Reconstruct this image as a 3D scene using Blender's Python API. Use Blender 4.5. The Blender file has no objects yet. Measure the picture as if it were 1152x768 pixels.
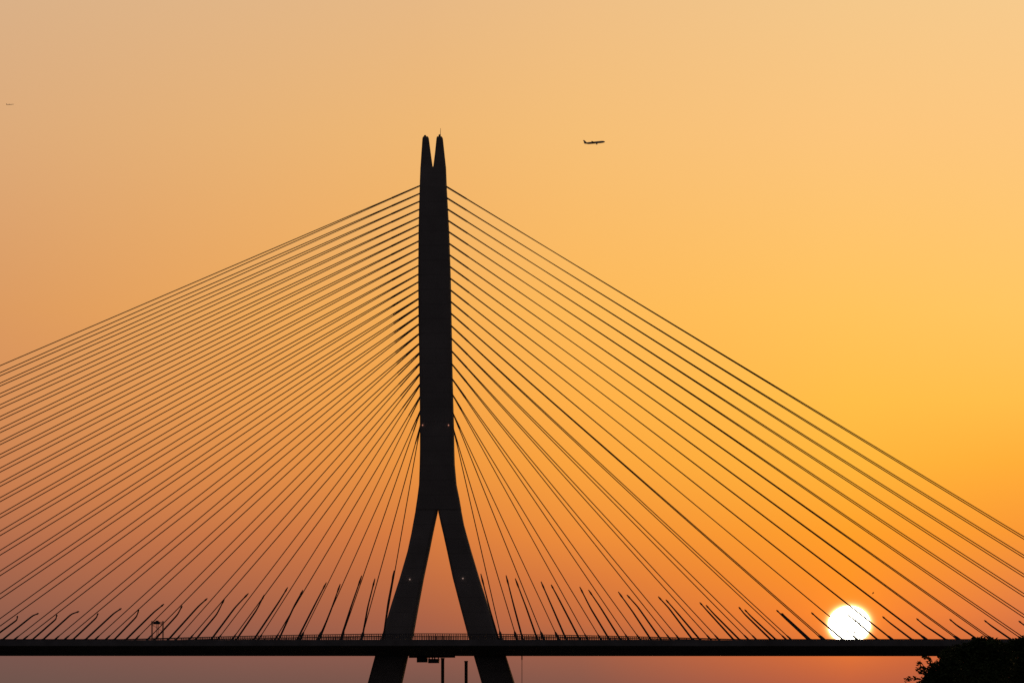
import bpy, bmesh, math, random
from mathutils import Vector, Matrix

random.seed(7)
S = bpy.context.scene
COL = S.collection
R = math.radians

# ------------------------------------------------------------------ camera frame
F = 5375.0            # focal length in photo pixels (1152 wide, ~12.2 degrees)
CX, HY = 576.0, 785.0  # principal column, horizon row (just under the picture)
ZC = 6.0              # eye height above the water
Y0 = 1700.0           # distance to the tower
PHI = R(-4.0)         # the bridge swings away to the left by this angle
U = Vector((math.cos(PHI), math.sin(PHI), 0))      # along the deck
N = Vector((math.sin(PHI), -math.cos(PHI), 0))     # across the deck, towards the shore we stand on
T0 = Vector(((490.5 - CX) / F * Y0, Y0, 0))        # tower axis on the water


def ray(px, py):
    return Vector(((px - CX) / F, 1.0, (HY - py) / F))


def on_plane(px, py, t):
    """point of the vertical plane at offset t from the deck centre line seen in direction px,py"""
    d = ray(px, py)
    lam = (T0 + N * t).dot(N) / d.dot(N)
    return Vector((0, 0, ZC)) + d * lam


def on_tower(px, py, t=0.0):
    """(s, z) in the plane of the tower, which stands in the median of the deck"""
    p = on_plane(px, py, t)
    return (p - T0).dot(U), p.z


def at_y(px, py, y):
    return Vector((0, 0, ZC)) + ray(px, py) * y


def W3(s, t, z):
    p = T0 + U * s + N * t
    return Vector((p.x, p.y, z))


def px_of(p):
    return CX + F * p.x / p.y, HY - F * (p.z - ZC) / p.y


# ------------------------------------------------------------------ materials
def lin(c):
    return tuple(((v / 255) / 12.92 if v / 255 <= 0.04045 else ((v / 255 + 0.055) / 1.055) ** 2.4) for v in c)


def mat(name, col, rough=0.7, metal=0.0, var=0.25, scale=0.6, bump=0.2, spec=0.3):
    m = bpy.data.materials.new(name)
    m.use_nodes = True
    nt = m.node_tree
    b = nt.nodes['Principled BSDF']
    b.inputs['Roughness'].default_value = rough
    b.inputs['Metallic'].default_value = metal
    b.inputs['Specular IOR Level'].default_value = spec
    tc = nt.nodes.new('ShaderNodeTexCoord')
    ns = nt.nodes.new('ShaderNodeTexNoise')
    ns.inputs['Scale'].default_value = scale
    ns.inputs['Detail'].default_value = 6
    nt.links.new(tc.outputs['Object'], ns.inputs['Vector'])
    rp = nt.nodes.new('ShaderNodeValToRGB')
    rp.color_ramp.elements[0].position = 0.3
    rp.color_ramp.elements[1].position = 0.7
    rp.color_ramp.elements[0].color = tuple(c * (1 - var) for c in col) + (1,)
    rp.color_ramp.elements[1].color = tuple(min(1, c * (1 + var)) for c in col) + (1,)
    nt.links.new(ns.outputs['Fac'], rp.inputs['Fac'])
    nt.links.new(rp.outputs['Color'], b.inputs['Base Color'])
    if bump:
        bp = nt.nodes.new('ShaderNodeBump')
        bp.inputs['Strength'].default_value = bump
        nt.links.new(ns.outputs['Fac'], bp.inputs['Height'])
        nt.links.new(bp.outputs['Normal'], b.inputs['Normal'])
    return m


def emit(name, col, st):
    m = bpy.data.materials.new(name)
    m.use_nodes = True
    nt = m.node_tree
    nt.nodes.clear()
    o = nt.nodes.new('ShaderNodeOutputMaterial')
    e = nt.nodes.new('ShaderNodeEmission')
    e.inputs['Color'].default_value = tuple(col) + (1,)
    e.inputs['Strength'].default_value = st
    nt.links.new(e.outputs[0], o.inputs['Surface'])
    return m


M = {
    'concrete': mat('pylon_concrete', (0.26, 0.25, 0.24), 0.85, scale=0.12, var=0.14),
    'deck': mat('deck_concrete', (0.2, 0.2, 0.2), 0.8, scale=0.2),
    'girder': mat('girder_underside', (0.16, 0.16, 0.17), 0.85, scale=0.3),
    'cable': mat('cable_sheath', (0.06, 0.055, 0.05), 0.7, scale=1.0, bump=0),
    'steel': mat('painted_steel', (0.09, 0.09, 0.1), 0.6, scale=2.0),
    'lamp': mat('lamp_mast_paint', (0.07, 0.07, 0.075), 0.6, scale=2.0, bump=0),
    'glass': mat('lamp_lens', (0.3, 0.3, 0.28), 0.3, scale=3.0, bump=0),
    'leaf': mat('leaf', (0.05, 0.075, 0.025), 0.7, scale=1.5, var=0.5, bump=0, spec=0.15),
    'bark': mat('bark', (0.08, 0.06, 0.045), 0.9, scale=4.0),
    'plane': mat('aircraft_paint', (0.45, 0.45, 0.47), 0.4, scale=0.05, bump=0),
    'feather': mat('feather', (0.15, 0.14, 0.13), 0.8, scale=8.0, bump=0),
    'beacon': emit('beacon_glow', (1.0, 0.66, 0.55), 0.34),
    'beacon_warm': emit('beacon_warm_glow', (1.0, 0.4, 0.28), 0.5),
    'sun': emit('sun_glow', (1.0, 0.93, 0.74), 7.0),
}


def pour_joints(m, step, depth):
    """dark formwork joints every few metres of height"""
    nt = m.node_tree
    b = nt.nodes['Principled BSDF']
    src = b.inputs['Base Color'].links[0].from_socket
    tc = nt.nodes.new('ShaderNodeTexCoord')
    sp = nt.nodes.new('ShaderNodeSeparateXYZ')
    nt.links.new(tc.outputs['Object'], sp.inputs[0])
    dv = nt.nodes.new('ShaderNodeMath')
    dv.operation = 'DIVIDE'
    dv.inputs[1].default_value = step
    nt.links.new(sp.outputs[2], dv.inputs[0])
    fr = nt.nodes.new('ShaderNodeMath')
    fr.operation = 'FRACT'
    nt.links.new(dv.outputs[0], fr.inputs[0])
    lt = nt.nodes.new('ShaderNodeMath')
    lt.operation = 'LESS_THAN'
    lt.inputs[1].default_value = 0.07
    nt.links.new(fr.outputs[0], lt.inputs[0])
    mx = nt.nodes.new('ShaderNodeMix')
    mx.data_type = 'RGBA'
    mx.blend_type = 'MULTIPLY'
    mx.inputs[7].default_value = (depth, depth, depth, 1)
    nt.links.new(lt.outputs[0], mx.inputs[0])
    nt.links.new(src, mx.inputs[6])
    nt.links.new(mx.outputs[2], b.inputs['Base Color'])


pour_joints(M['concrete'], 5.2, 0.86)


def water_mat():
    m = bpy.data.materials.new('sea_water')
    m.use_nodes = True
    nt = m.node_tree
    b = nt.nodes['Principled BSDF']
    b.inputs['Base Color'].default_value = (0.02, 0.03, 0.035, 1)
    b.inputs['Roughness'].default_value = 0.12
    tc = nt.nodes.new('ShaderNodeTexCoord')
    ns = nt.nodes.new('ShaderNodeTexNoise')
    ns.inputs['Scale'].default_value = 0.25
    ns.inputs['Detail'].default_value = 8
    bp = nt.nodes.new('ShaderNodeBump')
    bp.inputs['Strength'].default_value = 0.5
    nt.links.new(tc.outputs['Object'], ns.inputs['Vector'])
    nt.links.new(ns.outputs['Fac'], bp.inputs['Height'])
    nt.links.new(bp.outputs['Normal'], b.inputs['Normal'])
    return m


M['water'] = water_mat()
M['ground'] = mat('shore_soil', (0.12, 0.1, 0.07), 0.95, scale=0.5)


# ------------------------------------------------------------------ mesh helpers
class MB:
    def __init__(self):
        self.v, self.f = [], []

    def box(self, c, sx, sy, sz, ax=None):
        """box centred at c; ax = three unit axes"""
        ax = ax or (Vector((1, 0, 0)), Vector((0, 1, 0)), Vector((0, 0, 1)))
        b = len(self.v)
        c = Vector(c)
        for k in (-1, 1):
            for j in (-1, 1):
                for i in (-1, 1):
                    self.v.append(c + ax[0] * (i * sx / 2) + ax[1] * (j * sy / 2) + ax[2] * (k * sz / 2))
        for q in ((0, 2, 3, 1), (4, 5, 7, 6), (0, 1, 5, 4), (2, 6, 7, 3), (0, 4, 6, 2), (1, 3, 7, 5)):
            self.f.append(tuple(b + i for i in q))
        return self

    def tube(self, pts, rad, n=8, squash=None):
        pts = [Vector(p) for p in pts]
        if not isinstance(rad, (list, tuple)):
            rad = [rad] * len(pts)
        b = len(self.v)
        prev = None
        for i, p in enumerate(pts):
            d = (pts[min(i + 1, len(pts) - 1)] - pts[max(i - 1, 0)]).normalized()
            a = prev if prev is not None else (Vector((0, 0, 1)) if abs(d.z) < 0.9 else Vector((1, 0, 0)))
            e1 = (a - d * a.dot(d)).normalized()
            prev = e1
            e2 = d.cross(e1)
            k1, k2 = squash or (1, 1)
            for k in range(n):
                t = 2 * math.pi * k / n
                self.v.append(p + (e1 * math.cos(t) * k1 + e2 * math.sin(t) * k2) * rad[i])
        for i in range(len(pts) - 1):
            for k in range(n):
                a0, a1 = b + i * n + k, b + i * n + (k + 1) % n
                self.f.append((a0, a1, a1 + n, a0 + n))
        self.f.append(tuple(b + k for k in reversed(range(n))))
        e = b + (len(pts) - 1) * n
        self.f.append(tuple(e + k for k in range(n)))
        return self

    def loft(self, rings):
        """closed loft through rings of equal vertex count"""
        b = len(self.v)
        n = len(rings[0])
        for r in rings:
            self.v.extend(Vector(p) for p in r)
        for i in range(len(rings) - 1):
            for k in range(n):
                a0, a1 = b + i * n + k, b + i * n + (k + 1) % n
                self.f.append((a0, a1, a1 + n, a0 + n))
        self.f.append(tuple(b + k for k in reversed(range(n))))
        e = b + (len(rings) - 1) * n
        self.f.append(tuple(e + k for k in range(n)))
        return self

    def build(self, name, m, parent=None, smooth=False, origin=None):
        me = bpy.data.meshes.new(name)
        o0 = Vector(origin) if origin is not None else (parent_world(parent) if parent else Vector((0, 0, 0)))
        me.from_pydata([tuple(v - o0) for v in self.v], [], self.f)
        bm = bmesh.new()
        bm.from_mesh(me)
        bmesh.ops.recalc_face_normals(bm, faces=bm.faces)
        bm.to_mesh(me)
        bm.free()
        me.materials.append(m)
        if smooth:
            me.polygons.foreach_set('use_smooth', [True] * len(me.polygons))
        ob = bpy.data.objects.new(name, me)
        COL.objects.link(ob)
        if parent:
            ob.parent = parent
            ob.location = o0 - parent_world(parent)
        else:
            ob.location = o0
        return ob


def parent_world(o):
    p = Vector((0, 0, 0))
    while o is not None:
        p = p + Vector(o.location)
        o = o.parent
    return p


def empty(name, loc):
    o = bpy.data.objects.new(name, None)
    o.empty_display_size = 1
    COL.objects.link(o)
    o.location = loc
    return o


def tag(o, label=None, cat=None, group=None, kind=None):
    if label:
        o['label'] = label
    if cat:
        o['category'] = cat
    if group:
        o['group'] = group
    if kind:
        o['kind'] = kind
    return o


def interp(tab, x):
    if x <= tab[0][0]:
        return tab[0][1]
    for (a, va), (b, vb) in zip(tab, tab[1:]):
        if x <= b:
            k = (x - a) / (b - a)
            return va + (vb - va) * k
    return tab[-1][1]


def ordinal(n):
    w = ('first second third fourth fifth sixth seventh eighth ninth tenth eleventh twelfth thirteenth fourteenth '
         'fifteenth sixteenth seventeenth eighteenth nineteenth twentieth').split()
    return w[n - 1] if n <= 20 else 'twenty-' + w[n - 21]


# ------------------------------------------------------------------ setting
sea = MB()
sea.v = [Vector((-17000, -6000, 0)), Vector((17000, -6000, 0)), Vector((17000, 19000, 0)), Vector((-17000, 19000, 0))]
sea.f = [(0, 1, 2, 3)]
tag(sea.build('sea', M['water']), kind='structure')

sh = MB()
nx = 24
top, bot = [], []
for i in range(nx + 1):
    x = -900 + 1800 * i / nx
    yy = 285 + 22 * math.sin(x * 0.013) + 9 * math.sin(x * 0.05)
    top.append(Vector((x, yy, 1.4)))
    bot.append(Vector((x, yy + 8, -0.6)))
for i in range(nx):
    b = len(sh.v)
    sh.v += [Vector((top[i].x, -700, 1.4)), Vector((top[i + 1].x, -700, 1.4)), top[i + 1], top[i], bot[i + 1], bot[i]]
    sh.f += [(b, b + 1, b + 2, b + 3), (b + 3, b + 2, b + 4, b + 5)]
tag(sh.build('shore_ground', M['ground']), kind='structure')

# ------------------------------------------------------------------ bridge
WP = 21.5     # cable planes at t = +-WP
bridge = empty('cable_stayed_bridge', T0)
tag(bridge, 'dark cable-stayed bridge with one tall split-topped tower and fanned cables crossing the view', 'bridge')

DECK_ROW = 719.3


def edge_t(s):
    """half width of the deck: it widens into a walkway round the tower legs"""
    k = max(0.0, 1 - (s / 105.0) ** 2)
    return 24.5 + 6.5 * k * k * (3 - 2 * k)


def deck_z(s):
    p = T0 + U * s + N * 25.0
    return ZC + (HY - DECK_ROW) / F * p.y


SL = [-430 + i * 10 for i in range(0, 98)]   # -430 .. 540
# box girder with a bevelled soffit
rings = []
for s in SL:
    z, e = deck_z(s), edge_t(s)
    prof = [(-e, -0.25), (e, -0.25), (e, -0.9), (e, -2.3), (e - 2.0, -2.75), (15.0, -5.3), (-15.0, -5.3),
            (-e + 2.0, -2.75), (-e, -2.3), (-e, -0.9)]
    rings.append([W3(s, t, z + dz) for t, dz in prof])
deck = MB().loft(rings).build('deck', M['girder'], bridge)
# edge fascia: pale upstand along both edges, proud of the girder
for sg in (1, -1):
    rings = []
    for s in SL:
        z, e = deck_z(s), edge_t(s)
        pr = [(e + 0.05, 0.0), (e + 0.45, 0.0), (e + 0.5, -2.1), (e + 0.05, -2.2)]
        rings.append([W3(s, sg * t, z + dz) for t, dz in pr])
    MB().loft(rings).build('edge_fascia', M['deck'], bridge)
# asphalt carriageway between the edges
rings = []
for s in SL:
    z = deck_z(s)
    rings.append([W3(s, t, z + dz) for t, dz in ((-20, -0.15), (20, -0.15), (20, -0.24), (-20, -0.24))])
MB().loft(rings).build('roadway', mat('asphalt', (0.05, 0.05, 0.05), 0.9, scale=1.0), deck)
# railings
def rail_h(s):
    return 0.18 + 1.9 * max(0.0, 1 - (abs(s) / 108.0) ** 1.6)


for sg in (1, -1):
    rb = MB()
    fine = [-430 + i * 2.5 for i in range(389)]
    for i, s in enumerate(fine):
        h = rail_h(s)
        e = sg * (edge_t(s) + 0.25)
        b = W3(s, e, deck_z(s))
        if h > 0.4:
            rb.box(b + Vector((0, 0, h / 2)), 0.28, 0.22, h, (U, N, Vector((0, 0, 1))))
        if i < len(fine) - 1:
            s2 = fine[i + 1]
            b2 = W3(s2, sg * (edge_t(s2) + 0.25), deck_z(s2))
            h2 = rail_h(s2)
            for kk, r in ((1.0, 0.14), (0.66, 0.06), (0.36, 0.06)):
                rb.tube([b + Vector((0, 0, h * kk)), b2 + Vector((0, 0, h2 * kk))], r, 4)
            if h > 0.7:
                for q in range(1, 4):
                    c = b.lerp(b2, q / 4)
                    hh = h + (h2 - h) * q / 4
                    rb.box(c + Vector((0, 0, hh / 2)), 0.2, 0.1, hh, (U, N, Vector((0, 0, 1))))
    rb.build('railing', M['steel'], bridge)

# ---- pylon
def section(lpx, rpx, row, b, c):
    """octagonal section spanning lpx..rpx in the row, b deep across the deck"""
    sc, z = on_tower((lpx + rpx) / 2, row)
    depth = (T0 + U * sc).y
    w = (rpx - lpx) / F * depth
    a = max(0.6, (w - b * abs(math.sin(PHI))) / math.cos(PHI))
    c = min(c, a * 0.3, b * 0.3)
    h, k = a / 2, b / 2
    prof = [(h, k - c), (h - c, k), (-h + c, k), (-h, k - c), (-h, -k + c), (-h + c, -k), (h - c, -k), (h, -k + c)]
    return [W3(sc + q, t, z) for q, t in prof]


pylon = empty('pylon', T0)
pylon.parent = bridge
pylon.location = (0, 0, 0)
COLM = [  # row, left px, right px, length along the deck, chamfer
    (188, 472.9, 501.9, 3.6, .4), (200, 472.4, 502.4, 5.0, .6), (212, 472.0, 502.9, 6.0, .8), (235, 471.3, 504.2, 7.0, 1.0), (260, 470.7, 505.6, 7.6, 1.1),
    (316, 470.3, 507.5, 8, 1.2), (370, 470.8, 508.5, 8, 1.2), (420, 471.8, 509.4, 8, 1.2), (480, 472.3, 511.0, 8, 1.2),
    (505, 472.3, 511.4, 8, 1.2), (522, 472.0, 511.9, 8, 1.2), (545, 471.2, 514.0, 7.6, 1.2), (560, 469.3, 517.0, 7.0, 1.1), (573, 467.3, 519.3, 6.2, 1.0)]
rings = [section(l, r, y, b, c) for y, l, r, b, c in COLM]
mast = MB().loft(rings).build('mast', M['concrete'], pylon)
PR = [(153.8, 476.0, 481.6, 1.5, .3), (155.5, 475.2, 482.5, 1.9, .3), (172, 474.0, 484.7, 2.6, .4), (188, 472.95, 486.9, 3.4, .5), (196, 472.6, 488.0, 4.0, .5)]
MB().loft([section(l, r, y, b, c) for y, l, r, b, c in PR]).build('tower_prong', M['concrete'], pylon)
PR = [(153.8, 491.6, 497.2, 1.5, .3), (155.5, 491.0, 498.3, 1.9, .3), (172, 489.3, 500.1, 2.6, .4), (188, 487.3, 501.85, 3.4, .5), (196, 486.5, 502.2, 4.0, .5)]
MB().loft([section(l, r, y, b, c) for y, l, r, b, c in PR]).build('tower_prong', M['concrete'], pylon)
LEG_L = [(560, 469.5, 494.5, 5.6, .8), (576, 467.0, 492.6, 5.8, .8), (590, 464.4, 489.6, 6, .9), (600, 462.6, 487.5, 6, .9), (620, 458.3, 483.5, 6.2, .9), (650, 449.6, 477.2, 6.6, 1),
         (680, 440.0, 471.6, 7, 1), (712, 430.4, 465.9, 7.2, 1), (738, 421.7, 459.4, 7.4, 1), (768, 413.6, 452.8, 7.6, 1), (798, 405.5, 446.2, 7.8, 1), (806, 403.5, 444.5, 8, 1)]
LEG_R = [(560, 491.0, 516.8, 5.6, .8), (576, 493.0, 519.6, 5.8, .8), (590, 496.0, 522.3, 6, .9), (600, 498.4, 525.0, 6, .9), (620, 502.8, 530.6, 6.2, .9), (650, 509.2, 539.6, 6.6, 1),
         (680, 517.0, 549.2, 7, 1), (712, 525.5, 560.0, 7.2, 1), (738, 533.0, 569.8, 7.4, 1), (768, 541.7, 579.4, 7.6, 1), (798, 550.2, 589.2, 7.8, 1), (806, 552.3, 591.6, 8, 1)]
for LG in (LEG_L, LEG_R):
    lg = MB().loft([section(l, r, y, b, c) for y, l, r, b, c in LG]).build('tower_leg', M['concrete'], pylon)
# footings standing in the water
for px in (424.5, 571.5):
    sc, _ = on_tower(px, 800)
    rr = []
    for z, k in ((-1.5, 1.0), (1.6, 1.0), (2.2, .93)):
        rr.append([W3(sc + math.cos(a) * 12 * k, math.sin(a) * 16 * k, z) for a in [2 * math.pi * i / 16 for i in range(16)]])
    MB().loft(rr).build('footing', M['concrete'], pylon)
# antenna, lamps and small kit on the tips
def tower_pt(px, row, off=0.0):
    sc, z = on_tower(px, row)
    return W3(sc, off, z)


a0, a1 = tower_pt(495.4, 154.0), tower_pt(495.6, 144.5)
MB().tube([a0, a0.lerp(a1, .35), a1], [.14, .09, .06], 6).build('antenna', M['steel'], pylon)
for px in (494.6, 478.2):
    c = tower_pt(px, 153.0)
    hh = .55 if px > 490 else .3
    MB().tube([c - Vector((0, 0, .4)), c + Vector((0, 0, hh * .6)), c + Vector((0, 0, hh))], [.4, .4, .2], 8).build('warning_lamp', M['steel'], pylon)
# lights fixed on the faces we see
def beacon(px, row, r, m, b):
    c = on_plane(px, row, b / 2 + .25)
    mb = MB().tube([c + N * 0.3, c - N * .1, c - N * 0.4], [r * .8, r, r * .6], 8)
    mb.build('beacon', m, pylon)


beacon(475.4, 478, .24, M['beacon_warm'], 8)
beacon(504.6, 478, .24, M['beacon_warm'], 8)
beacon(461.0, 651.3, .24, M['beacon'], 6.7)
beacon(520.7, 650.2, .24, M['beacon'], 6.7)

# ---- stay cables: (edge row where the pair leaves the tower, foot columns on the deck line)
E_L = [209.2, 218, 226.8, 235.8, 245, 253.5, 262.2, 271.5, 280.3, 289.8, 299.1, 308.7, 317.5, 326.8, 336.3, 345.2, 355.1, 365.1,
       376.0, 387, 397.8, 409.5, 421.3, 433.5, 447.5, 464, 481.5]
Y_L = [(410.4, 418.0), (421.9, 429.8), (433.4, 441.7), (446.0, 454.3), (458.7, 467.7), (471.9, 481.5), (485.9, 495.7), (499.4, 510.2), (514.4, 525.6),
       (530.2, 542.0), (546.3, 558.9), (563.4, 577.3), (581.6, 596.4), (601.5, 617.8), (623.4, 641.2), (646.4, 666.6), (672.3, 694.4)]   # rows at the left picture edge
P_L = [-23.0, 24.4, 70.8, 117.3, 164.5, 211.5, 260, 308.5, 357, 406]     # near plane
Q_L = [14.2, 60, 105.3, 151, 197.0, 243.7, 290, 336.8, 383.3, 430.5]      # far plane
E_R = [486, 467, 445.3, 427.3, 410.5, 395.8, 381.5, 367.2, 353.3, 340, 327, 313.8, 300.6, 287.5, 274.6, 261.4, 248.8, 235.9, 223.3, 210.4]
A_R = [564.6, 612.4, 662, 708.3, 755.5, 800.8, 843.4, 886, 927, 966.4, 1006.3, 1045, 1082.0, 1119.5, 1157.0, 1196.5, 1234.0, 1270.5, 1307.5, 1345]   # near plane
B_R = [582.0, 629.2, 677, 721.3, 765.8, 810, 852.3, 891.5, 929.5, 966.0, 1005.0, 1043.2, 1079.5, 1116.5, 1152.5, 1191, 1228, 1264.5, 1301.5, 1339]

def edge_px(row, left):
    for (y0, l0, r0, *_), (y1, l1, r1, *_) in zip(COLM, COLM[1:]):
        if row <= y1:
            k = (row - y0) / (y1 - y0)
            return (l0 + (l1 - l0) * k) if left else (r0 + (r1 - r0) * k)
    return COLM[-1][1 if left else 2]


def stay(foot_px, e_row, left, near, r):
    t = WP if near else -WP
    ex = edge_px(e_row, left)
    foot = on_plane(foot_px, DECK_ROW + 1.0, t)
    # attachment: on the outer face of the mast, two strands side by side
    ta = 1.6 if near else -1.6
    inset = 2.5 if left else -2.5
    ax = ex + inset
    slope = (DECK_ROW + 1.0 - e_row) / (foot_px - ex)
    ay = e_row + slope * (ax - ex)
    top = on_plane(ax, ay, ta)
    d = (top - foot).normalized()
    foot0 = foot - d * 0.6
    c = MB().tube([foot0, foot.lerp(top, .5), top], r, 6).build('stay_cable', M['cable'], bridge, smooth=True)
    sl = 3.0 if abs(foot_px - 490) > 160 else 3.8
    rs = 0.36 if abs(foot_px - 490) > 160 else 0.55
    MB().tube([foot0, foot + d * sl * .75, foot + d * sl], [rs, rs * .85, r * 1.1], 8).build('anchor_socket', M['steel'], c)
    g = (11.6 if left else 9.0) * (1 if e_row < 440 else .8)
    MB().tube([top - d * g, top], r * 1.35, 8).build('guide_pipe', M['steel'], c)
    return c


for j in range(27):
    d = 0.15 if j < 14 else (0.4 if j < 20 else .8)
    if j < 17:
        fq = [470 - 470 * (DECK_ROW - E_L[j]) / (y - E_L[j]) for y in Y_L[j]]
    else:
        fq = [P_L[j - 17], Q_L[j - 17]]
    stay(fq[0], E_L[j] - d, True, True, .165)
    stay(fq[1], E_L[j] + d, True, False, .165)
for m in range(20):
    stay(A_R[m], E_R[m] + .3, False, True, .165)
    stay(B_R[m], E_R[m] - .3, False, False, .165)

# ------------------------------------------------------------------ lamp masts leaning with the cables
LX = [  # near side, left: foot px, bend px/row, tip px/row
    (2.2, 36.9, 692, 43.4, 689.5), (47.7, 80.3, 690.3, 89, 687.3), (95.5, 128, 689.5, 136.7, 683.8), (141, 173.6, 687.7, 184.5, 679),
    (188.8, 223.5, 681.2, 233.3, 672.6), (237, 264.7, 682.5, 279.5, 667), (285.0, 313.3, 677.3, 323.8, 660.2), (334, 355, 678.2, 367.2, 654.8),
    (382.8, 395, 681.7, 407, 647), (431, 436.8, 676, 443.4, 641.3)]
LY = [  # far side, left
    (-12, 19.1, 696.9, 19.6, 692.4), (35.8, 62.9, 696, 64, 691), (81.4, 108.5, 694.2, 110.2, 689.5), (128, 153.6, 693.2, 156.2, 685.6),
    (173.6, 199.7, 691, 205, 680.8), (219.5, 244, 690.3, 252.6, 673), (265.6, 289, 685.1, 297.4, 668.6), (313.3, 331.6, 679.9, 340.8, 663.4),
    (359, 373, 684, 382.8, 656.5), (407, 414, 681, 421.8, 650.4)]
RA = [  # near side, right, from the tower outwards
    (561, 551, 685, 540.9, 645), (588.3, 577.5, 679, 569.3, 646.7), (637.3, 621, 682, 608.6, 653.7), (686, 664, 683, 652.2, 659.7), (732.8, 711.8, 687.7, 695.5, 665.2), (779.6, 752, 683, 740.4, 670.6),
    (825.8, 796, 687, 787.2, 677.2), (867.8, 837.3, 690, 831.2, 682.4), (909.8, 880, 692, 873.6, 685.8), (949, 921, 696, 912.7, 688.5),
    (988, 962, 697.5, 953, 691), (1026.8, 1001, 700, 992.8, 693), (1065, 1039, 702, 1031, 695.2), (1101, 1076, 702.5, 1068.3, 696), (1138.6, 1115, 703.3, 1107.4, 697.3), (1177, 1154, 704, 1146, 698)]
RB = [
    (604.8, 592, 683, 579.6, 650.2), (652.6, 627.7, 671.5, 620, 657.2), (698.4, 675, 682, 662, 663), (744, 717, 681.5, 705.2, 668.6), (788, 759.5, 686, 749, 674),
    (832.5, 803, 690, 794.2, 680.2), (873.6, 845, 693, 837.7, 685.2), (912.4, 886, 695.5, 879.3, 689.2)]


def lamp_mast(fx, bx, by, tx, ty, near, label):
    t0 = (WP - 1.0) if near else -(WP - 1.0)
    tb = t0 * 0.97
    tt = t0 * 0.88
    base = on_plane(fx, DECK_ROW + .3, t0)
    bend = on_plane(bx, by, tb)
    tip = on_plane(tx, ty, tt)
    root = empty('street_lamp', base)
    tag(root, label, 'street lamp', 'street lamps leaning along the bridge deck')
    # smooth curve through base, bend, tip
    pts = []
    mid = base.lerp(bend, .55)
    P = [base, mid, bend, tip]
    pts += [base, base.lerp(bend, .35), base.lerp(bend, .7), base.lerp(bend, .9)]
    for k in (.3, .5, .7):
        a = base.lerp(bend, .9)
        c = bend.lerp(tip, .25)
        pts.append((a * (1 - k) ** 2 + bend * 2 * k * (1 - k) + c * k * k))
    pts += [bend.lerp(tip, .3), bend.lerp(tip, .72)]
    rr = [.34, .32, .3, .29, .28, .27, .26, .25, .22]
    MB().tube(pts, rr, 8).build('pole', M['lamp'], root, smooth=True)
    d = (tip - bend).normalized()
    h = MB().tube([bend.lerp(tip, .68), bend.lerp(tip, .8), tip], [.25, .34, .16], 8).build('lamp_head', M['lamp'], root, smooth=True)
    up = base + Vector((0, 0, .5))
    MB().tube([base - Vector((0, 0, .2)), up], [.5, .36], 8).build('base_plate', M['steel'], root)


left = sorted([(a, True) for a in LX] + [(a, False) for a in LY], key=lambda q: -q[0][3])
right = sorted([(a, True) for a in RA] + [(a, False) for a in RB], key=lambda q: q[0][3])
for rows, side in ((left, 'left'), (right, 'right')):
    for i, (a, near) in enumerate(rows):
        lamp_mast(*a, near, '%s slanting lamp mast %s of the tower, counting along the deck' % (ordinal(i + 1), side))

# ------------------------------------------------------------------ things on and under the deck
AX = (U, N, Vector((0, 0, 1)))
# scaffold tower on the deck, left
c = on_plane(177.2, DECK_ROW, 12.0)
zt = c.z
sc = empty('scaffold_tower', c)
tag(sc, 'small open scaffold tower standing on the deck among the lamps, far left', 'scaffold')
hx, hy, H = 1.95, 1.2, 6.2
for i in (-1, 1):
    for j in (-1, 1):
        b = c + U * (i * hx) + N * (j * hy)
        MB().tube([b, b + Vector((0, 0, H + .5))], .12, 6).build('leg', M['steel'], sc)
for i in (-.12, .12):
    b = c + U * (i * 2.0)
    MB().tube([b, b + Vector((0, 0, H))], .1, 6).build('ladder_rail', M['steel'], sc)
pl = MB().box(c + Vector((0, 0, H - .55)), 2 * hx, 2 * hy, .2, AX)
pl.box(c - U * .3 + Vector((0, 0, H - .1)), 2.2, 1.6, .75, AX).box(c - U * .15 + Vector((0, 0, H + .45)), 1.0, 1.0, .4, AX)
pl.build('platform', M['steel'], sc)
gr = MB()
for zz in (H + .1, H - .2):
    for j in (-1, 1):
        gr.tube([c + U * -hx + N * (j * hy) + Vector((0, 0, zz)), c + U * hx + N * (j * hy) + Vector((0, 0, zz))], .07, 5)
gr.build('guard_rail', M['steel'], sc)
br = MB()
for j in (-1, 1):
    br.tube([c + U * -hx + N * (j * hy) + Vector((0, 0, .3)), c + U * hx + N * (j * hy) + Vector((0, 0, 2.9))], .04, 5)
    br.tube([c + U * hx + N * (j * hy) + Vector((0, 0, 2.9)), c + U * -hx + N * (j * hy) + Vector((0, 0, 5.4))], .04, 5)
br.build('brace', M['steel'], sc)

# hooked pole in front of the sun
b = on_plane(967.3, DECK_ROW, 18.0)
root = empty('camera_pole', b)
tag(root, 'thin pole with a short side arm standing on the deck against the sun', 'pole')
top = on_plane(967.3, 696.8, 18.0)
arm = on_plane(962.0, 697.2, 18.0)
MB().tube([b, b.lerp(top, .6), top], [.2, .17, .14], 6).build('mast', M['steel'], root)
MB().tube([top, top.lerp(arm, .6) + Vector((0, 0, .08)), arm], .13, 6).build('arm', M['steel'], root)
MB().box(arm - Vector((0, 0, .35)), .45, .35, .6, AX).build('camera_housing', M['steel'], root)
b = on_plane(962.0, DECK_ROW, 18.0)
root = empty('sign_post', b)
tag(root, 'short thin post with a small plate beside the hooked pole against the sun', 'post')
top = on_plane(961.6, 711.5, 18.0)
MB().tube([b, top], .1, 6).build('post', M['steel'], root)
MB().box(top + Vector((0, 0, .1)), .6, .12, .7, AX).build('plate', M['steel'], root)

# maintenance gantry slung under the deck between the legs
g0 = on_plane(482, 738, 2.0)
gz = deck_z(0) - 5.3
root = empty('maintenance_gantry', Vector((g0.x, g0.y, gz)))
tag(root, 'boxy work gantry slung under the deck between the tower legs', 'gantry')


def gpt(px, row):
    return on_plane(px, row, 2.0)


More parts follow.
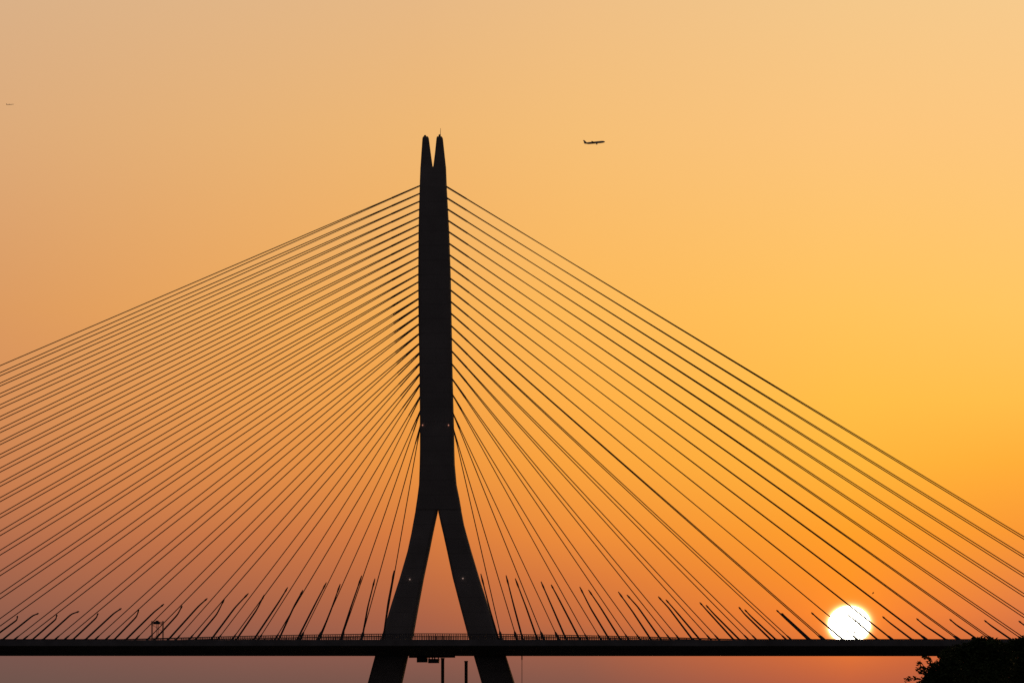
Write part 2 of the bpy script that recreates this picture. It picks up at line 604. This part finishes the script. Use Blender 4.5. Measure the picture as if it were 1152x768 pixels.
MB().loft([[gpt(469.4, 737) + N * -2, gpt(480.6, 737) + N * -2, gpt(480.6, 737) + N * 2, gpt(469.4, 737) + N * 2],
           [gpt(469.4, 744.6) + N * -2, gpt(480.6, 744.6) + N * -2, gpt(480.6, 744.6) + N * 2, gpt(469.4, 744.6) + N * 2]]).build('cabin', M['steel'], root)
MB().loft([[gpt(482.2, 740.6) + N * -2, gpt(494, 740.6) + N * -2, gpt(494, 740.6) + N * 2, gpt(482.2, 740.6) + N * 2],
           [gpt(482.2, 745.4) + N * -2, gpt(493.5, 745.4) + N * -2, gpt(493.5, 745.4) + N * 2, gpt(482.2, 745.4) + N * 2]]).build('work_cradle', M['steel'], root)
for px in (482.8, 486.5, 489, 493.2):
    MB().tube([gpt(px, 736.5), gpt(px, 741)], .22, 6).build('hanger', M['steel'], root)
MB().tube([gpt(460, 738.4), gpt(512, 738.2)], .35, 6).build('runway_beam', M['steel'], root)

# steel piles standing in the water behind the tower
for px, row, lab in ((498.0, 739.6, 'tall dark steel pile under the deck, beside the slung work gantry'),
                     (524.4, 742.8, 'shorter dark steel pile under the deck, close to the right tower leg')):
    tp = on_plane(px, row, -6.0)
    bs = Vector((tp.x, tp.y, -1.5))
    root = empty('steel_pile', bs)
    tag(root, lab, 'pile', 'steel piles under the deck')
    MB().tube([bs, tp - Vector((0, 0, .5))], .58, 12).build('shaft', M['steel'], root, smooth=True)
    MB().tube([tp - Vector((0, 0, .5)), tp], .68, 12).build('pile_cap', M['steel'], root)
tp = on_plane(587.2, 734, 4.0)
bs = Vector((tp.x, tp.y, -1.0))
root = empty('drain_pipe', Vector((tp.x, tp.y, tp.z)))
tag(root, 'thin vertical pipe hanging from the deck right of the tower', 'pipe')
MB().tube([bs, tp], .1, 6).build('pipe', M['girder'], root)
MB().tube([tp - Vector((0, 0, 2.4)), tp], .2, 8).build('bracket', M['girder'], root)

# ------------------------------------------------------------------ aircraft and bird
def airliner(px, row, y, length, label, pitch=R(5.5), k=1.0, heading=R(0)):
    c = at_y(px, row, y)
    root = empty('airliner', (0, 0, 0))
    tag(root, label, 'aeroplane', 'airliners in the sky')
    L = length
    r = L * .045 * k
    fus = MB().tube([Vector((x * L, 0, z * L)) for x, z in ((-.5, .018), (-.42, .012), (-.28, .003), (.3, 0), (.4, -.001), (.46, -.005), (.5, -.012))],
                    [r * .15, r * .5, r * .95, r, r * .92, r * .65, r * .1], 12)
    fus.build('fuselage', M['plane'], root, smooth=True)
    for sg in (1, -1):
        w = MB().loft([[Vector((.12 * L, sg * r * .6, -r * .5)), Vector((-.1 * L, sg * r * .6, -r * .5)), Vector((-.1 * L, sg * r * .6, -r * .9)), Vector((.12 * L, sg * r * .6, -r * .9))],
                       [Vector((-.12 * L, sg * .46 * L, .035 * L)), Vector((-.16 * L, sg * .46 * L, .035 * L)), Vector((-.16 * L, sg * .46 * L, .033 * L)), Vector((-.12 * L, sg * .46 * L, .033 * L))]])
        w.build('wing', M['plane'], root)
        MB().loft([[Vector((-.38 * L, sg * .01 * L, .012 * L)), Vector((-.47 * L, sg * .01 * L, .012 * L)), Vector((-.47 * L, sg * .01 * L, .006 * L)), Vector((-.38 * L, sg * .01 * L, .006 * L))],
                   [Vector((-.46 * L, sg * .16 * L, .03 * L)), Vector((-.5 * L, sg * .16 * L, .03 * L)), Vector((-.5 * L, sg * .16 * L, .028 * L)), Vector((-.46 * L, sg * .16 * L, .028 * L))]]).build('tailplane', M['plane'], root)
        e = Vector((.06 * L, sg * .15 * L, -r * 1.25))
        MB().tube([e, e + Vector((.075 * L, 0, 0))], [r * .25, r * .38], 10).build('engine', M['plane'], root)
    MB().loft([[Vector((-.34 * L, -.006 * L, r * .5)), Vector((-.47 * L, -.006 * L, r * .3)), Vector((-.47 * L, .006 * L, r * .3)), Vector((-.34 * L, .006 * L, r * .5))],
               [Vector((-.47 * L, -.003 * L, .165 * L)), Vector((-.53 * L, -.003 * L, .165 * L)), Vector((-.53 * L, .003 * L, .165 * L)), Vector((-.47 * L, .003 * L, .165 * L))]]).build('tail_fin', M['plane'], root)
    root.location = c
    root.rotation_euler = (0, -pitch, heading)
    return root


airliner(668.8, 160.6, 13500, 60, 'dark airliner climbing to the right, above and right of the tower top', k=1.15)
airliner(11.5, 117.8, 18500, 30, 'tiny faint airliner at the upper left edge of the sky', k=.6)

c = at_y(982, 667, 700)
bird = empty('bird', c)
tag(bird, 'tiny bird with raised wings flying above the sun between two cables', 'bird')
MB().tube([c + Vector((-.14, 0, -.1)), c, c + Vector((.16, 0, .07))], [.02, .06, .025], 8).build('body', M['feather'], bird, smooth=True)
for sg in (1, -1):
    mb = MB()
    mb.loft([[c + Vector((.07, 0, .02)), c + Vector((-.06, 0, 0)), c + Vector((-.06, 0, -.012)), c + Vector((.07, 0, .005))],
             [c + Vector((.12, sg * .2, .17)), c + Vector((-.02, sg * .2, .14)), c + Vector((-.02, sg * .2, .13)), c + Vector((.12, sg * .2, .155))],
             [c + Vector((.06, sg * .42, .2)), c + Vector((.02, sg * .42, .19)), c + Vector((.02, sg * .42, .185)), c + Vector((.06, sg * .42, .19))]])
    mb.build('wing', M['feather'], bird)

# ------------------------------------------------------------------ shore trees, bottom right
def leaf_mesh(blobs, n, size, y):
    mb = MB()
    tot = sum(b[3] ** 2 for b in blobs)
    for px, row, dy, r, *fl in blobs:
        c = at_y(px, row, y + dy)
        k = int(n * r * r / tot)
        for _ in range(k):
            d = Vector((random.gauss(0, 1), random.gauss(0, 1), random.gauss(0, 1))).normalized()
            rad = r * (random.random() ** .45) * random.choice((1, 1, 1, 1, 1.08, 1.18))
            p = c + Vector((d.x * rad, d.y * rad, d.z * rad * .8))
            u = Vector((random.gauss(0, 1), random.gauss(0, 1), random.gauss(0, .6))).normalized()
            v = u.cross(Vector((random.gauss(0, 1), random.gauss(0, 1), random.gauss(0, 1)))).normalized()
            l = size * random.uniform(.6, 1.3)
            w = l * .42
            b = len(mb.v)
            mb.v += [p - u * l * .5, p + v * w * .5 - u * l * .05, p + u * l * .5 - Vector((0, 0, l * .12)), p - v * w * .5 - u * l * .05]
            mb.f.append((b, b + 1, b + 2, b + 3))
    return mb


def tree(base_px, y, blobs, n, size, label, h=4.2, twigs=()):
    base = at_y(base_px, 785, y)
    base.z = 1.3
    root = empty('leafy_tree', base)
    tag(root, label, 'tree', 'trees on the near shore')
    tr = MB()
    fork = base + Vector((random.uniform(-.3, .3), random.uniform(-.3, .3), h * .45))
    tr.tube([base - Vector((0, 0, .3)), base.lerp(fork, .5) + Vector((.08, .05, 0)), fork], [.3, .22, .19], 10)
    for px, row, dy, r, *_ in blobs:
        e = at_y(px, row, y + dy)
        m = fork.lerp(e, .5) + Vector((0, 0, .35))
        tr.tube([fork, m, e, e + Vector((random.uniform(-.2, .2), 0, r * .55))], [.13, .09, .05, .015], 6)
    for pts in twigs:
        q = [at_y(px, row, y + dy) for px, row, dy in pts]
        tr.tube(q, [.035 - .02 * i / (len(q) - 1) for i in range(len(q))], 5)
    tr.build('trunk', M['bark'], root, smooth=True)
    lm = leaf_mesh(blobs, n, size, y)
    for pts in twigs:
        for k in range(14 * len(pts)):
            i = random.randrange(len(pts) - 1)
            a, b2 = [at_y(px, row, y + dy) for px, row, dy in pts[i:i + 2]]
            p = a.lerp(b2, random.random()) + Vector((random.gauss(0, .05), random.gauss(0, .08), random.gauss(0, .05)))
            u = ((b2 - a).normalized() + Vector((random.gauss(0, .7), random.gauss(0, .7), random.gauss(0, .7)))).normalized()
            v = u.cross(Vector((random.gauss(0, 1), random.gauss(0, 1), random.gauss(0, 1)))).normalized()
            l = size * random.uniform(.7, 1.2)
            b = len(lm.v)
            lm.v += [p, p + u * l * .5 + v * l * .2, p + u * l, p + u * l * .5 - v * l * .2]
            lm.f.append((b, b + 1, b + 2, b + 3))
    lm.build('crown', M['leaf'], root)
    return root


TS = .22
tree(1098, 250, [(1098, 741, 0, 1.1), (1104, 729, .3, .72), (1115, 729, -.4, .7), (1087, 732, .2, .6), (1074, 737, -.3, .62), (1066, 738, .4, .5), (1124, 741, 0, .9), (1110, 757, 0, 1.5), (1085, 757, .3, 1.4), (1078, 727, .5, .22),
                 (1098, 721.5, .2, .3), (1110, 721, .2, .32), (1121, 723, .1, .28), (1118, 790, 0, 1.7), (1086, 792, 0, 1.7), (1100, 775, -1, 1.7)],
     26000, TS, 'dense dark leafy tree at the lower right, rising over the deck line')
tree(1152, 262, [(1156, 735, 0, 1.05), (1142, 728, .3, .6), (1150, 723.5, -.3, .5), (1164, 727, 0, .7), (1138, 744, -.3, .9), (1140, 724, 0, .26), (1150, 760, 0, 1.6), (1180, 745, 0, 1.6), (1175, 775, 0, 2.0), (1150, 790, 0, 1.8), (1132, 727, .2, .3)],
     22000, TS, 'dark leafy tree at the right picture edge, behind its lower neighbour')
tree(1060, 241, [(1060, 752, 0, .62), (1052, 762, .2, .62), (1066, 765, -.2, .9), (1047, 770, 0, .55), (1056, 782, 0, 1.1), (1038, 781, 0, .6), (1070, 745, .3, .5), (1076, 790, 0, 1.4), (1042, 765.5, .1, .2), (1050, 749, .2, .22), (1034, 771, 0, .28), (1044, 757, 0, .22)],
     11000, TS * .95, 'low ragged tree at the bottom right with a leafy branch reaching left', h=2.6,
     twigs=[[(1050, 768, 0), (1036, 764, -.1), (1026, 763, -.1), (1019, 764.5, -.1)], [(1054, 760, 0), (1044, 752, 0), (1038, 750.5, 0), (1032, 752.5, 0)],
            [(1052, 755, .1), (1047, 745, .1), (1044, 740, .1), (1039, 738.5, .1)], [(1045, 752, 0), (1037, 750, 0), (1034.5, 746, 0)], [(1050, 760, 0), (1040, 757, 0), (1034, 756, 0)]])

# ------------------------------------------------------------------ sun, sky, haze
SUN_PX, SUN_ROW = 955.5, 702.0
sd = ray(SUN_PX, SUN_ROW).normalized()
SUN_AZ = math.atan2(sd.x, sd.y)
SUN_EL = math.asin(sd.z)
ds = 70000.0
rad = ds * math.tan(R(0.253))
bm = bmesh.new()
bmesh.ops.create_uvsphere(bm, u_segments=64, v_segments=32, radius=rad)
me = bpy.data.meshes.new('sun')
bm.to_mesh(me)
bm.free()
me.materials.append(M['sun'])
me.polygons.foreach_set('use_smooth', [True] * len(me.polygons))
so = bpy.data.objects.new('sun', me)
COL.objects.link(so)
so.location = Vector((0, 0, ZC)) + sd * ds
so.scale = (1, 1, 0.88)      # flattened by refraction near the horizon
tag(so, 'glaring white setting sun resting on the deck line right of the tower', 'sun')

sl = bpy.data.lights.new('sunlight', 'SUN')
sl.energy = 2.0
sl.angle = R(0.53)
sl.color = (1.0, 0.42, 0.12)
lo = bpy.data.objects.new('sunlight', sl)
COL.objects.link(lo)
lo.rotation_euler = (-sd).to_track_quat('-Z', 'Y').to_euler()
lo.location = (0, 0, 400)

world = bpy.data.worlds.new('World')
S.world = world
world.use_nodes = True
nt = world.node_tree
nt.nodes.clear()
LK = nt.links.new


def nd(t, **kw):
    n = nt.nodes.new(t)
    for k, v in kw.items():
        setattr(n, k, v)
    return n


def math_n(op, a, b=None, c=None, clamp=False):
    n = nd('ShaderNodeMath', operation=op, use_clamp=clamp)
    for i, v in enumerate((a, b, c)):
        if v is None:
            continue
        if isinstance(v, (int, float)):
            n.inputs[i].default_value = v
        else:
            LK(v, n.inputs[i])
    return n.outputs[0]


tc = nd('ShaderNodeTexCoord')
sep = nd('ShaderNodeSeparateXYZ')
LK(tc.outputs['Generated'], sep.inputs[0])
X, Y, Z = sep.outputs
ca, sa = math.cos(SUN_AZ), math.sin(SUN_AZ)
xr = math_n('SUBTRACT', math_n('MULTIPLY', X, ca), math_n('MULTIPLY', Y, sa))
yr = math_n('ADD', math_n('MULTIPLY', X, sa), math_n('MULTIPLY', Y, ca))
azs = math_n('ARCTAN2', xr, yr)
az = math_n('ABSOLUTE', azs)
azl = math_n('MULTIPLY', azs, -1.0)     # positive to the left of the sun
el = math_n('ARCTANGENT', math_n('DIVIDE', Z, math_n('SQRT', math_n('ADD', math_n('MULTIPLY', X, X), math_n('MULTIPLY', Y, Y)))))
EL0, EL1 = -0.004, 0.150
fe = math_n('DIVIDE', math_n('SUBTRACT', el, EL0), EL1 - EL0, clamp=True)

SKY = {
    -0.037: [(790, (158, 88, 68)), (768, (170, 91, 67)), (740, (192, 99, 65)), (690, (221, 121, 68)), (650, (235, 135, 63)), (600, (248, 151, 53)), (520, (255, 174, 58)),
          (450, (255, 190, 76)), (350, (255, 198, 98)), (150, (252, 199, 126)), (0, (246, 202, 141))],
    0.0: [(790, (178, 92, 64)), (768, (193, 97, 62)), (740, (216, 107, 56)), (690, (252, 134, 44)), (650, (255, 147, 40)), (600, (255, 159, 42)), (520, (255, 181, 60)),
          (450, (255, 190, 73)), (350, (255, 195, 93)), (150, (251, 197, 124)), (0, (243, 199, 138))],
    0.056: [(790, (127, 84, 73)), (768, (135, 88, 74)), (740, (153, 93, 73)), (700, (194, 107, 64)), (650, (218, 122, 60)), (600, (237, 141, 58)), (520, (249, 163, 62)),
            (450, (253, 175, 72)), (350, (252, 184, 87)), (150, (244, 190, 118)), (0, (237, 190, 133))],
    0.089: [(790, (112, 82, 73)), (768, (121, 85, 75)), (740, (138, 90, 77)), (700, (168, 97, 71)), (650, (193, 109, 66)), (600, (214, 122, 63)), (520, (235, 147, 64)),
            (450, (243, 162, 72)), (350, (246, 174, 85)), (150, (238, 183, 115)), (0, (230, 184, 132))],
    0.178: [(790, (104, 80, 74)), (768, (110, 84, 76)), (740, (118, 85, 77)), (690, (145, 93, 75)), (620, (172, 105, 76)), (550, (197, 123, 79)), (450, (214, 143, 88)),
            (350, (219, 154, 96)), (150, (220, 170, 121)), (0, (217, 176, 135))],
}


def ramp(stops):
    r = nd('ShaderNodeValToRGB')
    cr = r.color_ramp
    cr.interpolation = 'EASE' if False else 'LINEAR'
    ps = []
    for row, c in stops:
        e = math.atan((HY - row) / F)
        ps.append(((e - EL0) / (EL1 - EL0), lin(c)))
    cr.elements[0].position, cr.elements[0].color = max(0, ps[0][0]), ps[0][1] + (1,)
    cr.elements[1].position, cr.elements[1].color = min(1, ps[-1][0]), ps[-1][1] + (1,)
    for p, c in ps[1:-1]:
        e = cr.elements.new(p)
        e.color = c + (1,)
    LK(fe, r.inputs['Fac'])
    return r.outputs['Color']


def mix(f, a, b, mode='MIX'):
    n = nd('ShaderNodeMix', data_type='RGBA', blend_type=mode)
    if isinstance(f, (int, float)):
        n.inputs[0].default_value = f
    else:
        LK(f, n.inputs[0])
    for i, v in ((6, a), (7, b)):
        if isinstance(v, tuple):
            n.inputs[i].default_value = v + (1,)
        else:
            LK(v, n.inputs[i])
    return n.outputs[2]


AZS = sorted(SKY)
sky = ramp(SKY[AZS[0]])
for k0, k1 in zip(AZS, AZS[1:]):
    sky = mix(math_n('DIVIDE', math_n('SUBTRACT', azl, k0), k1 - k0, clamp=True), sky, ramp(SKY[k1]))
# away from the sunset the sky grows dim
faz = nd('ShaderNodeMapRange', interpolation_type='SMOOTHSTEP')
LK(az, faz.inputs[0])
for i, v in enumerate((0.17, 1.3, 1.0, 0.016)):
    faz.inputs[i + 1].default_value = v
fel = nd('ShaderNodeMapRange', interpolation_type='SMOOTHSTEP')
LK(el, fel.inputs[0])
for i, v in enumerate((0.14, 0.8, 1.0, 0.03)):
    fel.inputs[i + 1].default_value = v
dim = math_n('MULTIPLY', faz.outputs[0], fel.outputs[0])
# opposite the sunset: dusk blue-grey
sky = mix(dim, (0.04, 0.036, 0.043), sky)
# aureole: the bright ring of air right round the sun's limb
dv = math_n('DIVIDE', math_n('SUBTRACT', el, SUN_EL), 0.88)
ang = math_n('SQRT', math_n('ADD', math_n('MULTIPLY', azs, azs), math_n('MULTIPLY', dv, dv)))
lim = math_n('MAXIMUM', math_n('SUBTRACT', ang, R(0.253)), 0.0)
a1 = math_n('EXPONENT', math_n('MULTIPLY', lim, -1 / 0.0004))
a2 = math_n('EXPONENT', math_n('MULTIPLY', lim, -1 / 0.0035))
sky = mix(1.0, sky, mix(1.0, mix(1.0, (2.4, 1.45, 0.62), a1, 'MULTIPLY'), mix(1.0, (0.12, 0.05, 0.002), a2, 'MULTIPLY'), 'ADD'), 'ADD')
glow_bg = nd('ShaderNodeBackground')
LK(sky, glow_bg.inputs['Color'])
glow_bg.inputs['Strength'].default_value = 1.0
# clear-air sky behind it
ni = nd('ShaderNodeTexSky', sky_type='NISHITA')
ni.sun_disc = False
ni.sun_elevation = SUN_EL
ni.sun_rotation = SUN_AZ
ni.dust_density = 2.0
bg2 = nd('ShaderNodeBackground')
LK(ni.outputs[0], bg2.inputs['Color'])
bg2.inputs['Strength'].default_value = NISHITA_STRENGTH = 0.001
add = nd('ShaderNodeAddShader')
LK(glow_bg.outputs[0], add.inputs[0])
LK(bg2.outputs[0], add.inputs[1])
out = nd('ShaderNodeOutputWorld')
LK(add.outputs[0], out.inputs['Surface'])

# ------------------------------------------------------------------ haze
HAZE = 0.0
if HAZE:
    hz = MB().box((0, 7000, 1499), 36000, 28000, 3000)
    ho = hz.build('haze', M['leaf'])
    ho.data.materials.clear()
    hm = bpy.data.materials.new('haze_air')
    hm.use_nodes = True
    n2 = hm.node_tree
    n2.nodes.clear()
    oo = n2.nodes.new('ShaderNodeOutputMaterial')
    pv = n2.nodes.new('ShaderNodeVolumePrincipled')
    pv.inputs['Color'].default_value = (0.95, 0.93, 0.9, 1)
    pv.inputs['Density'].default_value = HAZE
    pv.inputs['Anisotropy'].default_value = 0.97
    n2.links.new(pv.outputs[0], oo.inputs['Volume'])
    ho.data.materials.append(hm)
    tag(ho, kind='stuff')

# ------------------------------------------------------------------ camera and render settings
cam = bpy.data.cameras.new('camera')
cam.sensor_width = 36
cam.lens = 36 * F / 1152
cam.shift_y = (HY - 384) / 1152
cam.clip_start = 1
cam.clip_end = 200000
co = bpy.data.objects.new('camera', cam)
COL.objects.link(co)
co.location = (0, 0, ZC)
co.rotation_euler = (R(90), 0, 0)
S.camera = co
S.view_settings.view_transform = 'Standard'
S.view_settings.look = 'None'
S.view_settings.exposure = 0
S.view_settings.gamma = 1
S.view_settings.use_curve_mapping = False
S.cycles.use_denoising = False
S.cycles.max_bounces = 4
